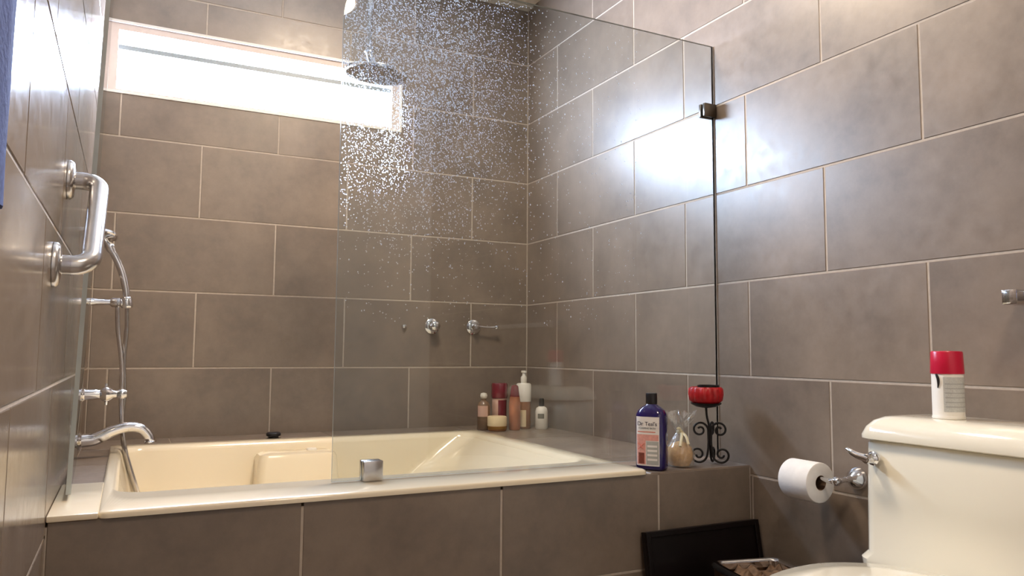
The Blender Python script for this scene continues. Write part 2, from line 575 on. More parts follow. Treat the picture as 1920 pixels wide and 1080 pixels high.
# ------------------------------------------------------------------ fixed glass screen
gs = thing('glass_screen', 'fixed frameless glass shower screen with water spots beside the rain shower', 'glass screen', (-0.64, GY, DECK))
GX0, GX1, GZ0, GZ1 = -1.280, -0.004, RT + 0.002, Z0 + 1.431
def glass_sheet(name, pts, y0, y1, parent, axis='y'):
    bm = bmesh.new()
    mk = (lambda a, b, c: (a, c, b)) if axis == 'y' else (lambda a, b, c: (c, a, b))
    A = [bm.verts.new(mk(a, b, y0)) for a, b in pts]
    B = [bm.verts.new(mk(a, b, y1)) for a, b in pts]
    bm.faces.new(A); bm.faces.new(list(reversed(B)))
    k = len(pts)
    for i in range(k):
        f = bm.faces.new((A[i], B[i], B[(i + 1) % k], A[(i + 1) % k])); f.material_index = 1
    bmesh.ops.recalc_face_normals(bm, faces=bm.faces)
    return finish(name, bm, [GLASS, GLASSEDGE], parent)
R = 0.16
pts = [(GX0, GZ0), (GX1, GZ0), (GX1, GZ1)]
for k in range(13):
    a = PI / 2 + PI / 2 * k / 12
    pts.append((GX0 + R + R * math.cos(a), GZ1 - R + R * math.sin(a)))
pane = glass_sheet('pane', pts, GY - 0.004, GY + 0.004, gs)
bm = bmesh.new(); box(bm, GX1, -0.0006, GY - 0.0042, GY + 0.0042, GZ0, GZ1)
finish('wall_seal', bm, RUBBER, gs)
def clamp_box(name, x0, x1, z0, z1, yo=0.016):
    bm = bmesh.new()
    box(bm, x0, x1, GY - yo, GY - 0.0042, z0, z1, 0.0025)
    box(bm, x0, x1, GY + 0.0042, GY + yo, z0, z1, 0.0025)
    return finish(name, bm, DARKMETAL, gs, smooth=True)
clamp_box('wall_clamp', -0.052, -0.0006, Z0 + 1.178, Z0 + 1.224)
bm = bmesh.new()
box(bm, -1.203, -1.150, GY - 0.020, GY - 0.0042, RT, RT + 0.052, 0.003)
box(bm, -1.203, -1.150, GY + 0.0042, GY + 0.020, RT, RT + 0.052, 0.003)
finish('deck_clamp', bm, BRUSHED, gs, smooth=True)

# dried and fresh water drops on the screen, shower side: uncountable
m = bpy.data.materials.new('water_spots'); m.use_nodes = True
t = m.node_tree; t.nodes.clear()
out = t.nodes.new('ShaderNodeOutputMaterial')
tr = t.nodes.new('ShaderNodeBsdfTransparent')
rf = t.nodes.new('ShaderNodeBsdfRefraction'); rf.inputs['Roughness'].default_value = 0.32; rf.inputs['IOR'].default_value = 1.33
tl = t.nodes.new('ShaderNodeBsdfTranslucent'); tl.inputs[0].default_value = (0.72, 0.82, 1, 1)
m1 = t.nodes.new('ShaderNodeMixShader'); m1.inputs[0].default_value = 0.25
t.links.new(rf.outputs[0], m1.inputs[1]); t.links.new(tl.outputs[0], m1.inputs[2])
m2 = t.nodes.new('ShaderNodeMixShader'); m2.inputs[0].default_value = 0.72
t.links.new(tr.outputs[0], m2.inputs[1]); t.links.new(m1.outputs[0], m2.inputs[2])
t.links.new(m2.outputs[0], out.inputs['Surface'])
SPOTS = m
bm = bmesh.new()
cnt = 0
while cnt < 14000:
    x = random.uniform(GX0 + 0.004, -0.30); z = random.uniform(Z0 + 0.45, GZ1 - 0.004)
    dx = (x + 1.08) / 0.27; dz = (z - Z0 - 1.16) / 0.34
    dens = math.exp(-(dx * dx + dz * dz) ** 1.2)
    if random.random() > 0.015 + 0.985 * dens: continue
    if x < GX0 + R and z > GZ1 - R and (x - GX0 - R) ** 2 + (z - GZ1 + R) ** 2 > (R - .004) ** 2: continue
    r = random.uniform(0.0008, 0.0020)
    e_ = random.uniform(0.8, 1.4)
    c = bm.verts.new((x, GY + 0.0042 + r * 0.45, z))
    ring = [bm.verts.new((x + r * math.cos(a), GY + 0.0042, z + r * e_ * math.sin(a))) for a in [PI / 3 * q for q in range(6)]]
    for q in range(6):
        bm.faces.new((ring[(q + 1) % 6], ring[q], c))
    cnt += 1
o = finish('water_spots', bm, SPOTS, gs, smooth=False, kind='stuff')
o['label'] = 'speckled water spots on the glass'

# ------------------------------------------------------------------ glass door folded back along the left wall
gd = thing('glass_door', 'clear glass tub door swung back flat along the left wall', 'glass door', (XL + 0.02, -1.0, RT + 0.012))
dy0, dy1, dz0 = -1.345, -0.700, RT + 0.012
R2 = 0.12
pts = [(dy0, dz0), (dy1, dz0)]
for k in range(9):
    a = PI / 2 * k / 8
    pts.append((dy1 - R2 + R2 * math.cos(a), GZ1 - R2 + R2 * math.sin(a)))
pts.append((dy0, GZ1))
dp_ = glass_sheet('pane', pts, -0.005, 0.005, gd, 'x')
door_x = lambda z: -1.8603 + 0.024 * (z - 0.724)          # the door leans a little off the wall
for v in dp_.data.vertices:
    v.co.x += door_x(v.co.z) - 0.033 * (v.co.y - dy0)
for zz, yy_ in ((0.66, dy1 - 0.12), (1.80, dy0 + 0.04)):
    bm = bmesh.new()
    box(bm, XL + 0.0006, max(XL + 0.0012, door_x(zz) - 0.033 * (yy_ + 0.05 - dy0) - 0.0055), yy_, yy_ + 0.05, zz, zz + 0.06, 0.002)
    finish('hinge', bm, CHROME, gd, smooth=True)

# ------------------------------------------------------------------ grab bar on the left wall
gb = thing('grab_bar', 'slanted brushed steel grab bar on the left wall', 'grab bar', (XL, -1.54, 1.16))
e1 = Vector((XL, -1.430, 1.268)); e2 = Vector((XL, -1.665, 1.058))
for e_ in (e1, e2):
    bm = bmesh.new()
    lathe(bm, [(0.043, 0.0005), (0.043, 0.006), (0.038, 0.012), (0.019, 0.015), (0.017, 0.020)], 28, axis_matrix(e_, (1, 0, 0)))
    finish('flange', bm, BRUSHED, gb, smooth=True)
so = 0.062
pth = [e1 + VX * 0.010, e1 + VX * 0.03]
d = (e2 - e1).normalized()
for k in range(1, 7):
    a = PI / 2 * k / 6
    rr = 0.032
    pth.append(e1 + VX * (so - rr + rr * math.sin(a)) + d * (rr - rr * math.cos(a)))
for k in range(0, 7):
    a = PI / 2 * k / 6
    pth.append(e2 + VX * (so - rr + rr * math.cos(a)) - d * (rr - rr * math.sin(a)))
pth += [e2 + VX * 0.03, e2 + VX * 0.010]
bm = bmesh.new(); tube(bm, pth, 0.0190, 18)
finish('bar', bm, BRUSHED, gb, smooth=True)

# ------------------------------------------------------------------ tub spout, valve, hand shower
SY = -0.52
sp = thing('tub_spout', 'chrome curved tub spout low on the left wall', 'spout', (XL, SY, 0.60))
bm = bmesh.new(); lathe(bm, [(0.033, 0.0005), (0.033, 0.005), (0.026, 0.011), (0.021, 0.014), (0.019, 0.03)], 24, axis_matrix((XL, SY, 0.606), (1, 0, 0)))
finish('flange', bm, CHROME, sp, smooth=True)
bm = bmesh.new()
tube(bm, smooth_path([(XL + 0.010, SY, 0.606), (XL + 0.05, SY, 0.610), (XL + 0.10, SY, 0.634), (XL + 0.145, SY, 0.645), (XL + 0.185, SY, 0.638), (XL + 0.208, SY, 0.612), (XL + 0.212, SY, 0.592)], 6),
     lambda t: 0.0225 - 0.0075 * math.sin(min(t * 1.25, 1) * PI / 2) + (0.004 if t > 0.95 else 0), 16)
finish('spout_body', bm, CHROME, sp, smooth=True)

VYY = -0.58
vz = 0.756
tv = thing('tub_valve', 'chrome tub valve with a lever knob above the spout', 'valve', (XL, VYY, vz))
bm = bmesh.new(); lathe(bm, [(0.036, 0.0005), (0.036, 0.004), (0.030, 0.010), (0.022, 0.014), (0.020, 0.018)], 24, axis_matrix((XL, VYY, vz), (1, 0, 0)))
finish('flange', bm, CHROME, tv, smooth=True)
bm = bmesh.new(); lathe(bm, [(0.018, 0.015), (0.016, 0.05), (0.014, 0.06), (0.022, 0.068), (0.026, 0.078), (0.020, 0.090), (0.012, 0.098), (0.010, 0.112)], 20, axis_matrix((XL, VYY, vz), (1, 0, 0)))
finish('valve_body', bm, CHROME, tv, smooth=True)
bm = bmesh.new(); lathe(bm, [(0.0, 0.104), (0.013, 0.108), (0.0165, 0.118), (0.0165, 0.126), (0.011, 0.136), (0, 0.138)], 20, axis_matrix((XL, VYY, vz), (1, 0, 0)))
finish('knob', bm, CHROME, tv, smooth=True)
for s in (-1, 1):
    bm = bmesh.new()
    tube(bm, [(XL + 0.078, VYY, vz + s * 0.018), (XL + 0.078, VYY, vz + s * 0.034)], lambda t: 0.006 - 0.001 * t, 10)
    finish('cross_handle', bm, CHROME, tv, smooth=True)

HY = -0.36
hs = thing('hand_shower', 'chrome hand shower with a looped metal hose in a wall bracket', 'hand shower', (XL, HY, 1.06))
hz = 1.060
bm = bmesh.new(); lathe(bm, [(0.026, 0.0005), (0.026, 0.006), (0.014, 0.012), (0.011, 0.03), (0.010, 0.07), (0.017, 0.078), (0.017, 0.10), (0.010, 0.106)], 20, axis_matrix((XL, HY, hz), (1, 0, 0)))
finish('bracket', bm, CHROME, hs, smooth=True)
bm = bmesh.new(); lathe(bm, [(0.017, -0.018), (0.020, -0.012), (0.020, 0.014), (0.016, 0.020)], 20, axis_matrix((XL + 0.122, HY, hz), (-0.12, 0, 1)))
finish('cradle', bm, CHROME, hs, smooth=True)
bm = bmesh.new()
hp = smooth_path([(XL + 0.124, HY, hz - 0.01), (XL + 0.117, HY, hz + 0.05), (XL + 0.098, HY, hz + 0.12), (XL + 0.066, HY, hz + 0.185), (XL + 0.038, HY, hz + 0.225)], 6)
tube(bm, hp, lambda t: 0.010 + 0.003 * math.sin(t * PI) + (0.004 if 0.72 < t < 0.86 else 0), 14)
finish('handle', bm, CHROME, hs, smooth=True)
bm = bmesh.new()
lathe(bm, [(0.0, 0.016), (0.020, 0.014), (0.040, 0.002), (0.042, -0.006), (0.038, -0.010), (0, -0.010)], 24, axis_matrix((XL + 0.046, HY - 0.01, hz + 0.235), (0.15, 0.3, 1)))
finish('shower_head', bm, CHROME, hs, smooth=True)
bm = bmesh.new()
hose = smooth_path([(XL + 0.124, HY, hz - 0.02), (XL + 0.126, HY, 0.97), (XL + 0.122, HY - 0.01, 0.86), (XL + 0.128, HY - 0.02, 0.76), (XL + 0.126, HY - 0.03, 0.66), (XL + 0.136, HY - 0.05, 0.56),
                    (XL + 0.172, HY - 0.07, 0.44), (XL + 0.186, HY - 0.10, 0.41), (XL + 0.174, HY - 0.12, 0.45), (XL + 0.136, HY - 0.11, 0.58), (XL + 0.122, HY - 0.07, 0.70),
                    (XL + 0.116, HY - 0.03, 0.84), (XL + 0.100, HY - 0.005, 0.96), (XL + 0.094, HY, hz - 0.016)], 8)
tube(bm, hose, lambda t: 0.0076 if int(t * 220) % 2 else 0.0068, 8)
finish('hose', bm, BRUSHED, hs, smooth=True)

# ------------------------------------------------------------------ rain shower
rx, ry = -0.986, -0.675
rs = thing('rain_shower', 'round rain shower head on a thin pipe dropping from the ceiling', 'shower head', (rx, ry, CEIL))
hz0 = Z0 + 1.395
bm = bmesh.new(); lathe(bm, [(0.034, -0.0005), (0.034, -0.008), (0.012, -0.014)], 20, Matrix.Translation((rx - 0.03, ry, CEIL)))
finish('ceiling_flange', bm, CHROME, rs, smooth=True)
bm = bmesh.new(); tube(bm, [(rx - 0.03, ry, CEIL - 0.01), (rx - 0.030, ry, hz0 + 0.09)], 0.0095, 12)
finish('pipe', bm, CHROME, rs, smooth=True)
bm = bmesh.new(); lathe(bm, [(0.010, 0.098), (0.018, 0.092), (0.018, 0.078), (0.010, 0.072)], 16, Matrix.Translation((rx - 0.03, ry, hz0)))
tube(bm, smooth_path([(rx - 0.03, ry, hz0 + 0.075), (rx - 0.024, ry, hz0 + 0.055), (rx - 0.006, ry, hz0 + 0.03)], 5), 0.012, 12)
finish('swivel_joint', bm, CHROME, rs, smooth=True)
bm = bmesh.new()
MM = Matrix.Translation((rx, ry, hz0)) @ Matrix.Rotation(math.radians(3), 4, 'Y') @ Matrix.Rotation(math.radians(4), 4, 'X')
lathe(bm, [(0.014, 0.036), (0.030, 0.028), (0.085, 0.016), (0.112, 0.006), (0.115, -0.002), (0.112, -0.010), (0.104, -0.012)], 40, MM)
hd = finish('shower_plate', bm, CHROME, rs, smooth=True)
bm = bmesh.new()
for ring, cn in ((0.02, 6), (0.042, 12), (0.064, 18), (0.086, 24)):
    for q in range(cn):
        a = 2 * PI * q / cn
        lathe(bm, [(0.0028, -0.012), (0.0022, -0.016), (0, -0.0165)], 6, MM @ Matrix.Translation((ring * math.cos(a), ring * math.sin(a), 0)), cap=False)
finish('nozzles', bm, RUBBER, rs, kind='stuff')

# ------------------------------------------------------------------ taken for reflections in the glass, built as solid chrome on the back wall
wz = Z0 + 0.494
a1 = thing('reflection_dot', 'tiny round chrome dot on the back wall standing in for a reflection, leftmost of three', 'button', (-0.637, 0, wz))
bm = bmesh.new(); lathe(bm, [(0.012, 0.0005), (0.012, 0.008), (0.008, 0.014), (0, 0.016)], 18, axis_matrix((-0.637, 0, wz - 0.003), (0, -1, 0)))
finish('button_cap', bm, CHROME, a1, smooth=True)
a2 = thing('reflection_knob', 'round chrome knob shape on the back wall standing in for a reflection, middle of three', 'knob', (-0.50, 0, wz))
bm = bmesh.new(); lathe(bm, [(0.036, 0.0005), (0.036, 0.005), (0.028, 0.010), (0.018, 0.012)], 24, axis_matrix((-0.50, 0, wz), (0, -1, 0)))
finish('escutcheon', bm, CHROME, a2, smooth=True)
bm = bmesh.new(); lathe(bm, [(0.014, 0.01), (0.012, 0.03), (0.022, 0.036), (0.022, 0.052), (0.014, 0.058), (0, 0.059)], 8, axis_matrix((-0.50, 0, wz), (0, -1, 0)))
finish('grip', bm, CHROME, a2, smooth=True)
a3 = thing('reflection_lever', 'chrome disc with a side lever on the back wall standing in for a reflection in the glass', 'valve', (-0.29, 0, wz))
bm = bmesh.new(); lathe(bm, [(0.036, 0.0005), (0.036, 0.005), (0.028, 0.010), (0.018, 0.012)], 24, axis_matrix((-0.29, 0, wz), (0, -1, 0)))
finish('escutcheon', bm, CHROME, a3, smooth=True)
bm = bmesh.new(); lathe(bm, [(0.016, 0.01), (0.015, 0.04), (0.010, 0.046), (0, 0.047)], 18, axis_matrix((-0.29, 0, wz), (0, -1, 0)))
tube(bm, [(-0.29, -0.034, wz + 0.004), (-0.24, -0.036, wz), (-0.19, -0.038, wz)], lambda t: 0.006 - 0.002 * math.sin(t * PI), 10)
lathe(bm, [(0, -0.011), (0.008, -0.008), (0.011, 0), (0.008, 0.008), (0, 0.011)], 14, Matrix.Translation((-0.185, -0.038, wz)))
finish('lever', bm, CHROME, a3, smooth=True)

# ------------------------------------------------------------------ toiletries in the back right corner
G = 'toiletries in the corner of the tub deck'
def bottle(name, label, cat, x, y, prof, m, caps, seg=24, lab=None, ry=1.0, tilt=0):
    t = thing(name, label, cat, (x, y, DECK), G)
    T = Matrix.Translation((x, y, DECK)) @ Matrix.Rotation(math.radians(tilt), 4, 'Y')
    bm = bmesh.new(); lathe(bm, prof, seg, T)
    finish('bottle_body', bm, m, t, smooth=True)
    for nm, pr, mm in caps:
        bm = bmesh.new(); lathe(bm, pr, seg, T)
        finish(nm, bm, mm, t, smooth=True)
    if lab:
        z0, z1, r, a0, a1, mm = lab
        bm = bmesh.new()
        A = []; B = []
        for k in range(13):
            a = math.radians(a0 + (a1 - a0) * k / 12)
            A.append(bm.verts.new(T @ Vector((r * math.cos(a), r * math.sin(a), z0))))
            B.append(bm.verts.new(T @ Vector((r * math.cos(a), r * math.sin(a), z1))))
        for k in range(12):
            bm.faces.new((A[k], A[k + 1], B[k + 1], B[k]))
        finish('front_label', bm, mm, t, smooth=True)
    return t
AMBER = plain('amber_gel', (150, 92, 40), 0.15, vary=0.15, scale=12, coat=0.4)
GOLD = plain('gold_lid', (178, 132, 60), 0.25, metal=0.6, vary=0.1)
CREAMLAB = plain('cream_label', (238, 218, 178), 0.5, vary=0.05)
PINKLAB = plain('pale_pink_label', (214, 176, 160), 0.5, vary=0.05)
WINE = plain('wine_plastic', (112, 14, 36), 0.2, vary=0.15, coat=0.4)
ROSE = plain('rose_gold', (200, 128, 92), 0.25, metal=0.35, vary=0.12)
BROWNCL = plain('clear_brown', (122, 96, 74), 0.15, vary=0.15, coat=0.4)
GREYLAB = plain('grey_print', (110, 108, 96), 0.6, vary=0.3, scale=200)
# small clear brown bottle with a round white cap
bottle('glass_bottle', 'short brown bottle with a round white cap, leftmost in the deck corner', 'bottle', -0.325, -0.205,
       [(0.026, 0), (0.029, 0.004), (0.029, 0.105), (0.022, 0.122), (0.011, 0.130), (0.011, 0.140)], BROWNCL,
       [('cap', [(0.010, 0.138), (0.014, 0.142), (0.016, 0.152), (0.013, 0.162), (0, 0.165)], WHITEPL)], lab=(0.060, 0.108, 0.0296, 185, 285, PINKLAB))
bottle('cream_jar', 'squat amber jar with a broad cream label in front of the wine bottle', 'jar', -0.285, -0.262,
       [(0.038, 0), (0.043, 0.006), (0.043, 0.022)], AMBER,
       [('label_band', [(0.0432, 0.022), (0.0434, 0.060), (0.040, 0.064), (0, 0.064)], CREAMLAB), ('base_band', [(0.0436, 0.010), (0.0438, 0.020)], GOLD)])
bottle('wine_bottle', 'tall dark red bottle with a big wine-red cap in the deck corner', 'bottle', -0.235, -0.180,
       [(0.030, 0), (0.033, 0.005), (0.033, 0.135), (0.030, 0.142)], PINKLAB,
       [('cap', [(0.036, 0.138), (0.038, 0.146), (0.038, 0.198), (0.034, 0.206), (0, 0.208)], WINE)], lab=(0.02, 0.13, 0.0336, 235, 330, WINE))
bottle('rose_bottle', 'slim rose gold bottle with a tapering red shoulder between jar and white pump', 'bottle', -0.198, -0.262,
       [(0.023, 0), (0.026, 0.004), (0.026, 0.120), (0.022, 0.150)], ROSE,
       [('cap', [(0.0225, 0.148), (0.020, 0.165), (0.016, 0.195), (0.010, 0.200), (0, 0.2)], WINE)])
t = bottle('pump_bottle', 'tallest bottle, amber body under a white shoulder and pump', 'pump bottle', -0.128, -0.215,
       [(0.030, 0), (0.033, 0.004), (0.033, 0.125)], AMBER,
       [('shoulder', [(0.0335, 0.122), (0.034, 0.13), (0.034, 0.198), (0.030, 0.204), (0.014, 0.206)], WHITEPL),
        ('pump', [(0.012, 0.205), (0.014, 0.212), (0.014, 0.232), (0.008, 0.240), (0.008, 0.252), (0.013, 0.254), (0.012, 0.262), (0, 0.263)], WHITEPL)],
       lab=(0.01, 0.085, 0.0336, 200, 262, CREAMLAB))
t = bottle('lotion_bottle', 'small white bottle with a dark cap beside the right wall', 'bottle', -0.062, -0.265,
       [(0.026, 0), (0.029, 0.004), (0.029, 0.078), (0.024, 0.094), (0.012, 0.102)], WHITEPL,
       [('cap', [(0.011, 0.10), (0.012, 0.106), (0.012, 0.128), (0.009, 0.138), (0, 0.14)], BLACKPL)], lab=(0.048, 0.070, 0.0294, 205, 265, GREYLAB))

# ------------------------------------------------------------------ purple-blue soak bottle
BX, BY = -0.338, -1.452
bt = thing('soak_bottle', 'large indigo bath soak bottle with black cap and white printed label', 'bottle', (BX, BY, DECK))
ang = math.radians(215 + 90)          # local -y is the front
def BM(x, y, z):
    return Vector((BX + x * math.cos(ang) - y * math.sin(ang), BY + x * math.sin(ang) + y * math.cos(ang), DECK + z))
BMAT = Matrix.Translation((BX, BY, DECK)) @ Matrix.Rotation(ang, 4, 'Z')
def bsec(w, d, z, ex=3.2, nn=40):
    s = []
    for k in range(nn):
        a = 2 * PI * k / nn
        c, q = math.cos(a), math.sin(a)
        s.append(BMAT @ Vector((w * math.copysign(abs(c) ** (2 / ex), c), d * math.copysign(abs(q) ** (2 / ex), q), z)))
    return s
bm = bmesh.new()
loft(bm, [bsec(0.040, 0.027, 0.0), bsec(0.0445, 0.0315, 0.004), bsec(0.046, 0.033, 0.012), bsec(0.046, 0.033, 0.150), bsec(0.0445, 0.032, 0.164),
          bsec(0.039, 0.028, 0.176, 2.8), bsec(0.028, 0.023, 0.186, 2.4), bsec(0.018, 0.018, 0.192, 2), bsec(0.0155, 0.0155, 0.196, 2)])
finish('bottle_body', bm, NAVY, bt, smooth=True)
bm = bmesh.new(); lathe(bm, [(0.0165, 0.194), (0.0172, 0.197), (0.0172, 0.224), (0.0160, 0.227), (0, 0.227)], 28, BMAT)
finish('cap', bm, BLACKPL, bt, smooth=True)
LAB = plain('label_white', (236, 232, 230), 0.5, vary=0.02)
LABPINK = plain('label_salmon', (214, 128, 112), 0.5, vary=0.12, scale=160)
LABROSE = plain('label_rose', (222, 160, 150), 0.5, vary=0.1, scale=120)
LABBROWN = plain('label_brown', (120, 52, 36), 0.5, vary=0.3, scale=160)
LABGREY = plain('label_grey', (176, 178, 176), 0.5, vary=0.05)
LABINK = plain('label_ink', (40, 34, 60), 0.5, vary=0.05)
def plate(name, x0, x1, z0, z1, m, lift, parent, r=0.0):
    """label patch wrapped onto the front of the bottle"""
    bm = bmesh.new()
    nn = 10
    def yy(x):
        return -(0.033 * (1 - min(1, abs(x) / 0.046) ** 3.2) ** (1 / 3.2)) - lift
    A = [bm.verts.new(BM(x0 + (x1 - x0) * k / nn, yy(x0 + (x1 - x0) * k / nn), z0)) for k in range(nn + 1)]
    B = [bm.verts.new(BM(x0 + (x1 - x0) * k / nn, yy(x0 + (x1 - x0) * k / nn), z1)) for k in range(nn + 1)]
    for k in range(nn):
        bm.faces.new((A[k], A[k + 1], B[k + 1], B[k]))
    return finish(name, bm, m, parent, smooth=True)
lb = plate('front_label', -0.039, 0.033, 0.014, 0.158, LAB, 0.0006, bt)
plate('printed_band', -0.037, 0.031, 0.088, 0.106, LABROSE, 0.001, lb)
plate('printed_picture', -0.036, -0.008, 0.018, 0.090, LABROSE, 0.0011, lb)
plate('printed_sticks', -0.031, -0.012, 0.020, 0.052, LABBROWN, 0.0014, lb)
plate('printed_panel', -0.006, 0.031, 0.018, 0.086, LABGREY, 0.0011, lb)
for z_ in (0.030, 0.043, 0.056, 0.069):
    plate('printed_line', -0.003, 0.027, z_, z_ + 0.006, LAB, 0.0014, lb)
tm = lambda x, z, l: BMAT @ Matrix.Translation((x, -0.033 - l, z)) @ Matrix.Rotation(PI / 2, 4, 'X')
text_mesh('lettering', "Dr Teal's", 0.0165, tm(-0.003, 0.132, 0.0010), LABINK, lb)
text_mesh('lettering', "FOAMING BATH", 0.0072, tm(-0.003, 0.122, 0.0010), plain('label_greyink', (90, 100, 100), 0.5), lb)
plate('printed_rule', -0.034, 0.022, 0.112, 0.115, LABPINK, 0.001, lb)
bm = bmesh.new()
for s in (-1, 1):
    pp = [Vector((-0.022 - s * 0.009, 0, 0.062)), Vector((-0.022 + s * 0.009, 0, 0.080))]
    tube(bm, [BM(q.x, -0.0345, q.z) for q in pp], 0.0016, 6)
finish('printed_cinnamon', bm, LABPINK, lb)

# ------------------------------------------------------------------ cellophane gift bag with a tan sponge
gx, gy = -0.222, -1.440
gbag = thing('gift_bag', 'clear cellophane bag tied round a tan bath sponge', 'gift bag', (gx, gy, DECK))
bm = bmesh.new()
ph = [random.uniform(0, 6.28) for _ in range(6)]
lathe(bm, [(0.010, 0.001), (0.028, 0.004), (0.038, 0.022), (0.0395, 0.040), (0.034, 0.058), (0.022, 0.070), (0.008, 0.076), (0, 0.077)], 32, Matrix.Translation((gx, gy, DECK)),
      fn=lambda a, i, r, z: r * (1 + 0.05 * math.sin(7 * a + ph[0]) + 0.03 * math.sin(11 * a + z * 90)))
finish('sponge', bm, SPONGE, gbag, smooth=True)
bm = bmesh.new()
prof = [(0.030, 0.0006), (0.040, 0.004), (0.043, 0.022), (0.044, 0.042), (0.038, 0.062), (0.026, 0.082), (0.014, 0.098), (0.009, 0.106), (0.016, 0.120), (0.026, 0.136), (0.034, 0.152), (0.040, 0.168)]
def crump(a, i, r, z):
    w = 0.05 + 0.5 * max(0, (z - 0.085) / 0.08)
    return r * (1 + w * 0.45 * math.sin(6 * a + ph[1] + z * 60) + w * 0.3 * math.sin(13 * a + ph[2] + 120 * z))
lathe(bm, prof, 40, Matrix.Translation((gx, gy, DECK)), cap=False, fn=crump)
for v in bm.verts:
    if v.co.z > DECK + 0.11:
        h = v.co.z - DECK - 0.11
        v.co.x += h * 0.15 + random.uniform(-0.006, 0.006) * min(1, h / 0.02)
        v.co.z += random.uniform(-0.012, 0.006) * min(1, h / 0.03)
        v.co.y += random.uniform(-0.005, 0.005) * min(1, h / 0.02)
finish('cellophane', bm, CELLO, gbag)
RIB = plain('cream_ribbon', (236, 228, 196), 0.4, vary=0.05)
bm = bmesh.new()
lathe(bm, [(0.0105, 0.100), (0.0115, 0.104), (0.0105, 0.109)], 16, Matrix.Translation((gx, gy, DECK)))
for ex, ez, ey in ((-0.028, 0.066, -0.036), (-0.004, 0.072, -0.045), (-0.024, 0.118, -0.020)):
    P = smooth_path([(gx, gy - 0.010, DECK + 0.104), (gx + ex * 0.5, gy + ey * 0.7, DECK + (0.104 + ez) / 2 + 0.006), (gx + ex, gy + ey, DECK + ez)], 5)
    tube(bm, P, 0.0045, 6)
finish('ribbon', bm, RIB, gbag, smooth=True)

# ------------------------------------------------------------------ iron candle holder with red candle
cx, cy = -0.112, -1.450
ch = thing('candle_holder', 'black wrought iron candle holder with scrolled legs on the deck', 'candle holder', (cx, cy, DECK))
vr = Vector((0.80, -0.60, 0)).normalized()      # across the view
vd = Vector((0.60, 0.80, 0)).normalized()
O = Vector((cx, cy, DECK))
bm = bmesh.new()
tube(bm, smooth_path([O + VZ * 0.060 + vr * 0.002, O + VZ * 0.12 - vr * 0.002, O + VZ * 0.15 - vr * 0.008, O + VZ * 0.178 - vr * 0.010], 5), 0.0036, 10)
finish('stem', bm, IRON, ch, smooth=True)
def spiral(c, r0, r1, a0, turns, D, nn=26):
    return [c + D * ((r0 + (r1 - r0) * k / nn) * math.cos(a0 + turns * 2 * PI * k / nn)) + VZ * ((r0 + (r1 - r0) * k / nn) * math.sin(a0 + turns * 2 * PI * k / nn)) for k in range(nn + 1)]
for D in (-vr, vr, (vd * 0.9 + vr * 0.3).normalized()):
    ru, rl = 0.0250, 0.0275
    upc = O + D * 0.030 + VZ * 0.108
    loc = O + D * 0.036 + VZ * (rl + 0.004)
    upper = spiral(upc, 0.006, ru, PI - 2 * PI * 1.4, 1.4, D, 40)
    lower = spiral(loc, rl, 0.006, PI * 1.05, 1.45, D, 40)
    path = upper + [O + D * 0.0045 + VZ * 0.092, O + D * 0.004 + VZ * 0.072, O + D * 0.005 + VZ * 0.050] + lower
    bm = bmesh.new(); tube(bm, path, 0.0034, 8)
    finish('scroll_leg', bm, IRON, ch, smooth=True)
cc = O - vr * 0.010 + VZ * 0.176
bm = bmesh.new(); lathe(bm, [(0.006, 0), (0.030, 0.004), (0.046, 0.012), (0.048, 0.016), (0.044, 0.015), (0.028, 0.008), (0, 0.006)], 32, Matrix.Translation(cc))
finish('cup', bm, IRON, ch, smooth=True)
cn = thing('red_candle', 'red fluted flower candle on the black iron holder', 'candle', cc + VZ * 0.008)
bm = bmesh.new()
lathe(bm, [(0.020, 0.008), (0.040, 0.014), (0.048, 0.024), (0.051, 0.042), (0.050, 0.060), (0.044, 0.066), (0.036, 0.061), (0.030, 0.058), (0.020, 0.057), (0, 0.057)], 64, Matrix.Translation(cc),
      fn=lambda a, i, r, z: r * (1 + (0.11 if 1 < i < 7 else 0.01) * abs(math.sin(7 * a)) - 0.04))
finish('wax', bm, WAX, cn, smooth=True)
bm = bmesh.new(); lathe(bm, [(0.030, 0.0605), (0.034, 0.064), (0.034, 0.072), (0.031, 0.072), (0.030, 0.064)], 28, Matrix.Translation(cc + vr * 0.008))
finish('rim_ring', bm, IRON, cn, smooth=True)

# ------------------------------------------------------------------ toilet paper holder and roll
px_, pz_ = -0.085, Z0 + 0.042
th = thing('paper_holder', 'chrome toilet paper holder on the right wall', 'paper holder', (0, -1.905, pz_))
bm = bmesh.new(); lathe(bm, [(0.030, 0.0005), (0.030, 0.005), (0.026, 0.016), (0.016, 0.026), (0.009, 0.032), (0.008, 0.05)], 28, axis_matrix((0, -1.905, pz_ + 0.006), (-1, 0, 0)))
finish('wall_mount', bm, CHROME, th, smooth=True)
bm = bmesh.new()
tube(bm, smooth_path([(-0.04, -1.905, pz_ + 0.006), (px_ + 0.014, -1.905, pz_ + 0.004), (px_ + 0.002, -1.896, pz_ + 0.002), (px_, -1.88, pz_ + 0.002), (px_, -1.80, pz_ + 0.002), (px_, -1.735, pz_ + 0.002)], 5), 0.0072, 12)
lathe(bm, [(0.0, -0.012), (0.009, -0.009), (0.012, 0), (0.009, 0.009), (0, 0.012)], 14, axis_matrix((px_ + 0.004, -1.902, pz_ + 0.003), (0, 1, 0)))
finish('arm', bm, CHROME, th, smooth=True)
rl = thing('toilet_roll', 'white toilet paper roll hanging on the chrome holder', 'toilet roll', (px_, -1.80, pz_ - 0.05))
RC = axis_matrix((px_, -1.855, pz_ - 0.008), (0, 1, 0))
bm = bmesh.new()
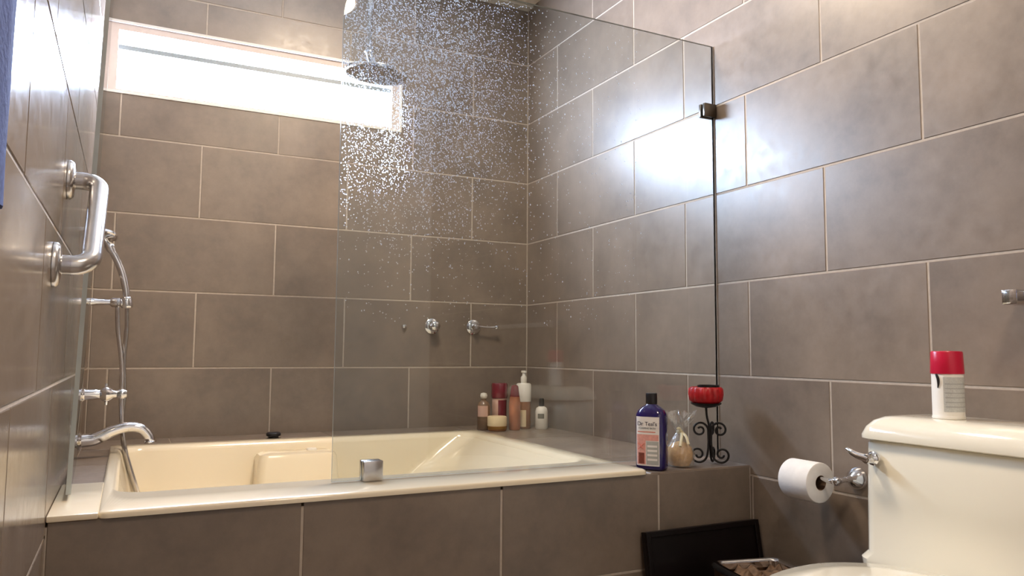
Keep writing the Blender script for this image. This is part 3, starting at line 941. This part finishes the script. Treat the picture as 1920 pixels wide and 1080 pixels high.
lathe(bm, [(0.020, 0), (0.020, 0.0), (0.050, 0.0), (0.0530, 0.002), (0.0535, 0.004), (0.0535, 0.098), (0.0515, 0.101), (0.020, 0.101), (0.020, 0.0)], 40, RC, cap=False)
finish('paper', bm, PAPER, rl, smooth=True)
bm = bmesh.new(); lathe(bm, [(0.0198, 0.0005), (0.0198, 0.1005), (0.0185, 0.1005), (0.0185, 0.0005), (0.0198, 0.0005)], 32, RC, cap=False)
finish('core', bm, CARD, rl, smooth=True)
bm = bmesh.new()
A = []
for k in range(7):
    a = math.radians(-60 - k * 9)
    A.append((px_ - 0.0542 * math.cos(a) * -1, pz_ - 0.008 + 0.0542 * math.sin(a)))
for k in range(6):
    (xa, za), (xb, zb) = A[k], A[k + 1]
    q = [bm.verts.new(p) for p in ((xa, -1.852, za), (xb, -1.852, zb), (xb, -1.757, zb), (xa, -1.757, za))]
    bm.faces.new(q)
finish('loose_sheet', bm, PAPER, rl)

# ------------------------------------------------------------------ towel bar end on the right wall
tb = thing('towel_bar', 'square chrome towel bar on the right wall above the toilet', 'towel bar', (0, -2.32, Z0 + 0.50))
zt = Z0 + 0.503
bm = bmesh.new(); box(bm, -0.075, -0.0006, -2.376, -2.344, zt - 0.016, zt + 0.016, 0.002)
finish('post', bm, CHROME, tb, smooth=True)
bm = bmesh.new(); box(bm, -0.066, -0.050, -2.95, -2.372, zt - 0.010, zt + 0.012, 0.002)
finish('bar', bm, CHROME, tb, smooth=True)
bm = bmesh.new(); box(bm, -0.070, -0.0006, -2.98, -2.948, zt - 0.016, zt + 0.016, 0.002)
finish('post', bm, CHROME, tb, smooth=True)

# ------------------------------------------------------------------ toilet
TY = -2.318
tl_ = thing('toilet', 'cream porcelain toilet with its tank against the right wall', 'toilet', (-0.36, TY, 0))
def bowed(x_back, x_front, hw, z, bow=0.02, r=0.04, nn=10):
    """tank section: flat back at the wall, slightly bowed front"""
    out = []
    for x, y in rrect(x_front, x_back, TY - hw, TY + hw, r, nn):
        t = (y - TY) / hw
        k = (x_back - x) / (x_back - x_front)
        out.append((x - bow * k * (1 - t * t), y, z))
    return out
bm = bmesh.new()
loft(bm, [bowed(-0.03, -0.19, 0.235, 0.40), bowed(-0.022, -0.212, 0.255, 0.415), bowed(-0.020, -0.214, 0.256, 0.43), bowed(-0.018, -0.205, 0.244, 0.445),
          bowed(-0.015, -0.203, 0.243, 0.56), bowed(-0.012, -0.200, 0.240, 0.692), bowed(-0.014, -0.196, 0.236, 0.699)])
finish('tank', bm, PORCELAIN, tl_, smooth=True)
bm = bmesh.new()
loft(bm, [bowed(-0.010, -0.206, 0.244, 0.701), bowed(-0.006, -0.211, 0.249, 0.704), bowed(-0.006, -0.211, 0.249, 0.712), bowed(-0.009, -0.205, 0.241, 0.730), bowed(-0.014, -0.194, 0.228, 0.745),
          bowed(-0.022, -0.178, 0.208, 0.754, 0.02, 0.035), bowed(-0.034, -0.150, 0.18, 0.757, 0.015, 0.03)])
finish('tank_lid', bm, PORCELAIN, tl_, smooth=True)
ly = TY + 0.196
lv = Vector((-0.212, ly, 0.660))
bm = bmesh.new()
lathe(bm, [(0.016, 0), (0.016, 0.006), (0.011, 0.010), (0.009, 0.022), (0.012, 0.026), (0.010, 0.031), (0, 0.032)], 20, axis_matrix(lv, (-1, 0, 0)))
tube(bm, smooth_path([lv + Vector((-0.024, -0.004, 0)), lv + Vector((-0.030, 0.022, 0.006)), lv + Vector((-0.032, 0.036, 0.012)), lv + Vector((-0.030, 0.048, 0.017))], 5), lambda t: 0.0095 - 0.0045 * t, 12)
finish('flush_lever', bm, CHROME, tl_, smooth=True)
def egg(xc, a_front, a_back, b, z, nn=40):
    s = []
    for k in range(nn):
        a = 2 * PI * k / nn
        c, q = math.cos(a), math.sin(a)
        s.append((xc + (a_back if c > 0 else a_front) * c, TY + b * q, z))
    return s
bm = bmesh.new()
loft(bm, [egg(-0.40, 0.20, 0.24, 0.115, 0.0), egg(-0.40, 0.20, 0.24, 0.115, 0.02), egg(-0.40, 0.18, 0.22, 0.095, 0.05), egg(-0.41, 0.18, 0.22, 0.10, 0.14), egg(-0.43, 0.22, 0.24, 0.14, 0.24),
          egg(-0.44, 0.27, 0.26, 0.178, 0.34), egg(-0.44, 0.285, 0.27, 0.186, 0.396), egg(-0.44, 0.28, 0.265, 0.182, 0.407)])
bmesh.ops.recalc_face_normals(bm, faces=bm.faces)
finish('bowl', bm, PORCELAIN, tl_, smooth=True)
bm = bmesh.new(); box(bm, -0.26, -0.03, TY - 0.17, TY + 0.17, 0.30, 0.402, 0.02, 3)
finish('tank_shelf', bm, PORCELAIN, tl_, smooth=True)
bm = bmesh.new()
loft(bm, [egg(-0.44, 0.275, 0.19, 0.186, 0.409), egg(-0.44, 0.282, 0.195, 0.192, 0.414), egg(-0.44, 0.282, 0.195, 0.192, 0.424), egg(-0.44, 0.276, 0.19, 0.186, 0.428)])
bmesh.ops.recalc_face_normals(bm, faces=bm.faces)
finish('seat', bm, PORCELAIN, tl_, smooth=True)
bm = bmesh.new()
loft(bm, [egg(-0.44, 0.274, 0.19, 0.186, 0.430), egg(-0.44, 0.284, 0.198, 0.196, 0.435), egg(-0.44, 0.284, 0.198, 0.196, 0.443), egg(-0.44, 0.274, 0.19, 0.188, 0.450), egg(-0.44, 0.20, 0.13, 0.13, 0.455), egg(-0.44, 0.02, 0.02, 0.02, 0.456)])
bmesh.ops.recalc_face_normals(bm, faces=bm.faces)
finish('seat_lid', bm, PORCELAIN, tl_, smooth=True)
for s in (-1, 1):
    bm = bmesh.new(); lathe(bm, [(0.013, -0.02), (0.014, 0), (0.014, 0.04), (0.010, 0.044), (0, 0.044)], 16, axis_matrix((-0.248, TY + s * 0.075 - 0.02, 0.428), (0, 1, 0)))
    finish('hinge', bm, PORCELAIN, tl_, smooth=True)

# ------------------------------------------------------------------ spray can on the tank lid
sx, sy, sz = -0.118, -2.243, 0.7575
cn_ = thing('spray_can', 'white spray can with a red cap on the toilet tank', 'spray can', (sx, sy, sz))
bm = bmesh.new(); lathe(bm, [(0.0, 0.002), (0.026, 0.0008), (0.0325, 0.0), (0.0335, 0.003), (0.0325, 0.006), (0.0322, 0.008), (0.0322, 0.100), (0.030, 0.106), (0, 0.107)], 36, Matrix.Translation((sx, sy, sz)))
finish('can_body', bm, WHITEPL, cn_, smooth=True)
bm = bmesh.new(); lathe(bm, [(0.0335, 0.099), (0.0340, 0.101), (0.0322, 0.146), (0.0305, 0.149), (0, 0.150)], 36, Matrix.Translation((sx, sy, sz)))
finish('cap', bm, RED, cn_, smooth=True)
def can_patch(name, a0, a1, z0, z1, r, m, parent):
    bm = bmesh.new(); A = []; B = []
    for k in range(15):
        a = math.radians(a0 + (a1 - a0) * k / 14)
        A.append(bm.verts.new((sx + r * math.cos(a), sy + r * math.sin(a), sz + z0)))
        B.append(bm.verts.new((sx + r * math.cos(a), sy + r * math.sin(a), sz + z1)))
    for k in range(14): bm.faces.new((A[k], A[k + 1], B[k + 1], B[k]))
    return finish(name, bm, m, parent, smooth=True)
PRINT = plain('fine_print', (196, 198, 196), 0.5, vary=0.12, scale=420)
can_patch('printed_panel', 198, 300, 0.016, 0.092, 0.0325, PRINT, cn_)
for z_ in (0.026, 0.036, 0.046, 0.056, 0.066, 0.076):
    can_patch('printed_line', 204, 292, z_, z_ + 0.0022, 0.0327, plain('print_grey', (170, 172, 172), 0.5), cn_)
bm = bmesh.new()
P = [(168, 0.098), (174, 0.096), (180, 0.088), (181, 0.078), (178, 0.068)]
tube(bm, smooth_path([(sx + 0.0325 * math.cos(math.radians(a)), sy + 0.0325 * math.sin(math.radians(a)), sz + z) for a, z in P], 5), lambda t: 0.0012 + 0.002 * math.sin(PI * t), 8)
finish('printed_swirl', bm, BLACKPL, cn_, smooth=True)

# ------------------------------------------------------------------ dark panel leaning on the apron
dp = thing('wooden_panel', 'dark espresso panel leaning against the tiled tub front', 'panel', (-0.22, -1.56, 0))
TM = Matrix.Translation((0, -1.600, 0)) @ Matrix.Rotation(math.radians(-9.5), 4, 'X')
bm = bmesh.new(); box(bm, -0.428, -0.006, -0.002, 0.018, 0.004, 0.396, 0.002, 2, TM)
finish('board', bm, ESPRESSO, dp)
for (a, b, c, d_) in ((-0.428, -0.412, 0.004, 0.396), (-0.022, -0.006, 0.004, 0.396), (-0.412, -0.022, 0.380, 0.396), (-0.412, -0.022, 0.004, 0.020)):
    bm = bmesh.new(); box(bm, a, b, -0.009, -0.0021, c, d_, 0.002, 2, TM)
    finish('edge_moulding', bm, ESPRESSO, dp)

# ------------------------------------------------------------------ waste bin
bn = thing('waste_bin', 'square chrome rimmed bronze waste bin between tub and toilet', 'bin', (-0.20, -1.76, 0))
NM = Matrix.Translation((-0.205, -1.765, 0)) @ Matrix.Rotation(math.radians(-14), 4, 'Z')
def nsec(h_, z, r=0.02):
    return [NM @ Vector((x, y, z)) for x, y in rrect(-h_, h_, -h_, h_, r, 5)]
bm = bmesh.new(); loft(bm, [nsec(0.085, 0.001), nsec(0.088, 0.006), nsec(0.102, 0.306), nsec(0.094, 0.306), nsec(0.090, 0.20)], cap1=False)
finish('bin_body', bm, BRONZE, bn, smooth=True)
bm = bmesh.new(); loft(bm, [nsec(0.101, 0.302), nsec(0.106, 0.305), nsec(0.107, 0.314), nsec(0.103, 0.322), nsec(0.094, 0.322), nsec(0.088, 0.316), nsec(0.088, 0.300)], cap0=False, cap1=False)
finish('rim', bm, CHROME, bn, smooth=True)
bm = bmesh.new()
gn = 9
grid = [[bm.verts.new(NM @ Vector((-0.087 + 0.174 * i / gn, -0.087 + 0.174 * j / gn, 0.296 + random.uniform(-0.016, 0.018)))) for j in range(gn + 1)] for i in range(gn + 1)]
for i in range(gn):
    for j in range(gn):
        bm.faces.new((grid[i][j], grid[i + 1][j], grid[i + 1][j + 1], grid[i][j + 1]))
finish('crumpled_liner', bm, LINER, bn)

# ------------------------------------------------------------------ blue towel hanging on the left wall
tw = thing('hand_towel', 'blue towel hanging on the left wall near the camera', 'towel', (XL, -2.7, 1.03))
bm = bmesh.new()
nu, nv = 22, 14
fr = []; bk = []
for j in range(nv + 1):
    z = 1.035 + 0.95 * j / nv
    rowf = []; rowb = []
    for i in range(nu + 1):
        y = -2.455 - 0.42 * i / nu
        w = 0.003 * math.sin(i * 1.3) + 0.002 * math.sin(i * 2.9 + j * 0.3)
        rowf.append(bm.verts.new((XL + 0.018 + w, y, z))); rowb.append(bm.verts.new((XL + 0.001, y, z)))
    fr.append(rowf); bk.append(rowb)
for j in range(nv):
    for i in range(nu):
        bm.faces.new((fr[j][i], fr[j][i + 1], fr[j + 1][i + 1], fr[j + 1][i]))
        bm.faces.new((bk[j][i], bk[j + 1][i], bk[j + 1][i + 1], bk[j][i + 1]))
for j in range(nv):
    bm.faces.new((fr[j][0], fr[j + 1][0], bk[j + 1][0], bk[j][0])); bm.faces.new((fr[j][nu], bk[j][nu], bk[j + 1][nu], fr[j + 1][nu]))
for i in range(nu):
    bm.faces.new((fr[0][i], bk[0][i], bk[0][i + 1], fr[0][i + 1])); bm.faces.new((fr[nv][i], fr[nv][i + 1], bk[nv][i + 1], bk[nv][i]))
bmesh.ops.recalc_face_normals(bm, faces=bm.faces)
finish('cloth', bm, TOWEL, tw, smooth=True)

# ------------------------------------------------------------------ recessed ceiling lamp by the tub, and an added fill lamp
for i, (x, y, w) in enumerate(LAMPS):
    lp = thing('ceiling_lamp', ('recessed round ceiling lamp near the tub', 'unseen round fill lamp added in the ceiling further from the tub')[i], 'lamp', (x, y, CEIL), 'recessed ceiling lamps')
    bm = bmesh.new(); lathe(bm, [(0.200, -0.001), (0.220, -0.001), (0.220, -0.008), (0.204, -0.012), (0.200, -0.001)], 36, Matrix.Translation((x, y, CEIL)), cap=False)
    finish('trim_ring', bm, WHITEPL, lp, smooth=True)
    bm = bmesh.new(); lathe(bm, [(0.0, -0.003), (0.201, -0.003)], 36, Matrix.Translation((x, y, CEIL)), cap=False)
    finish('lens', bm, LENS, lp)
    ld = bpy.data.lights.new('lamp_light', 'AREA')
    ld.shape = 'DISK'; ld.size = 0.38; ld.energy = w; ld.color = LAMP_COLOUR
    lo = bpy.data.objects.new('lamp_light', ld)
    COL.objects.link(lo)
    lo.location = (x, y, CEIL - 0.012)
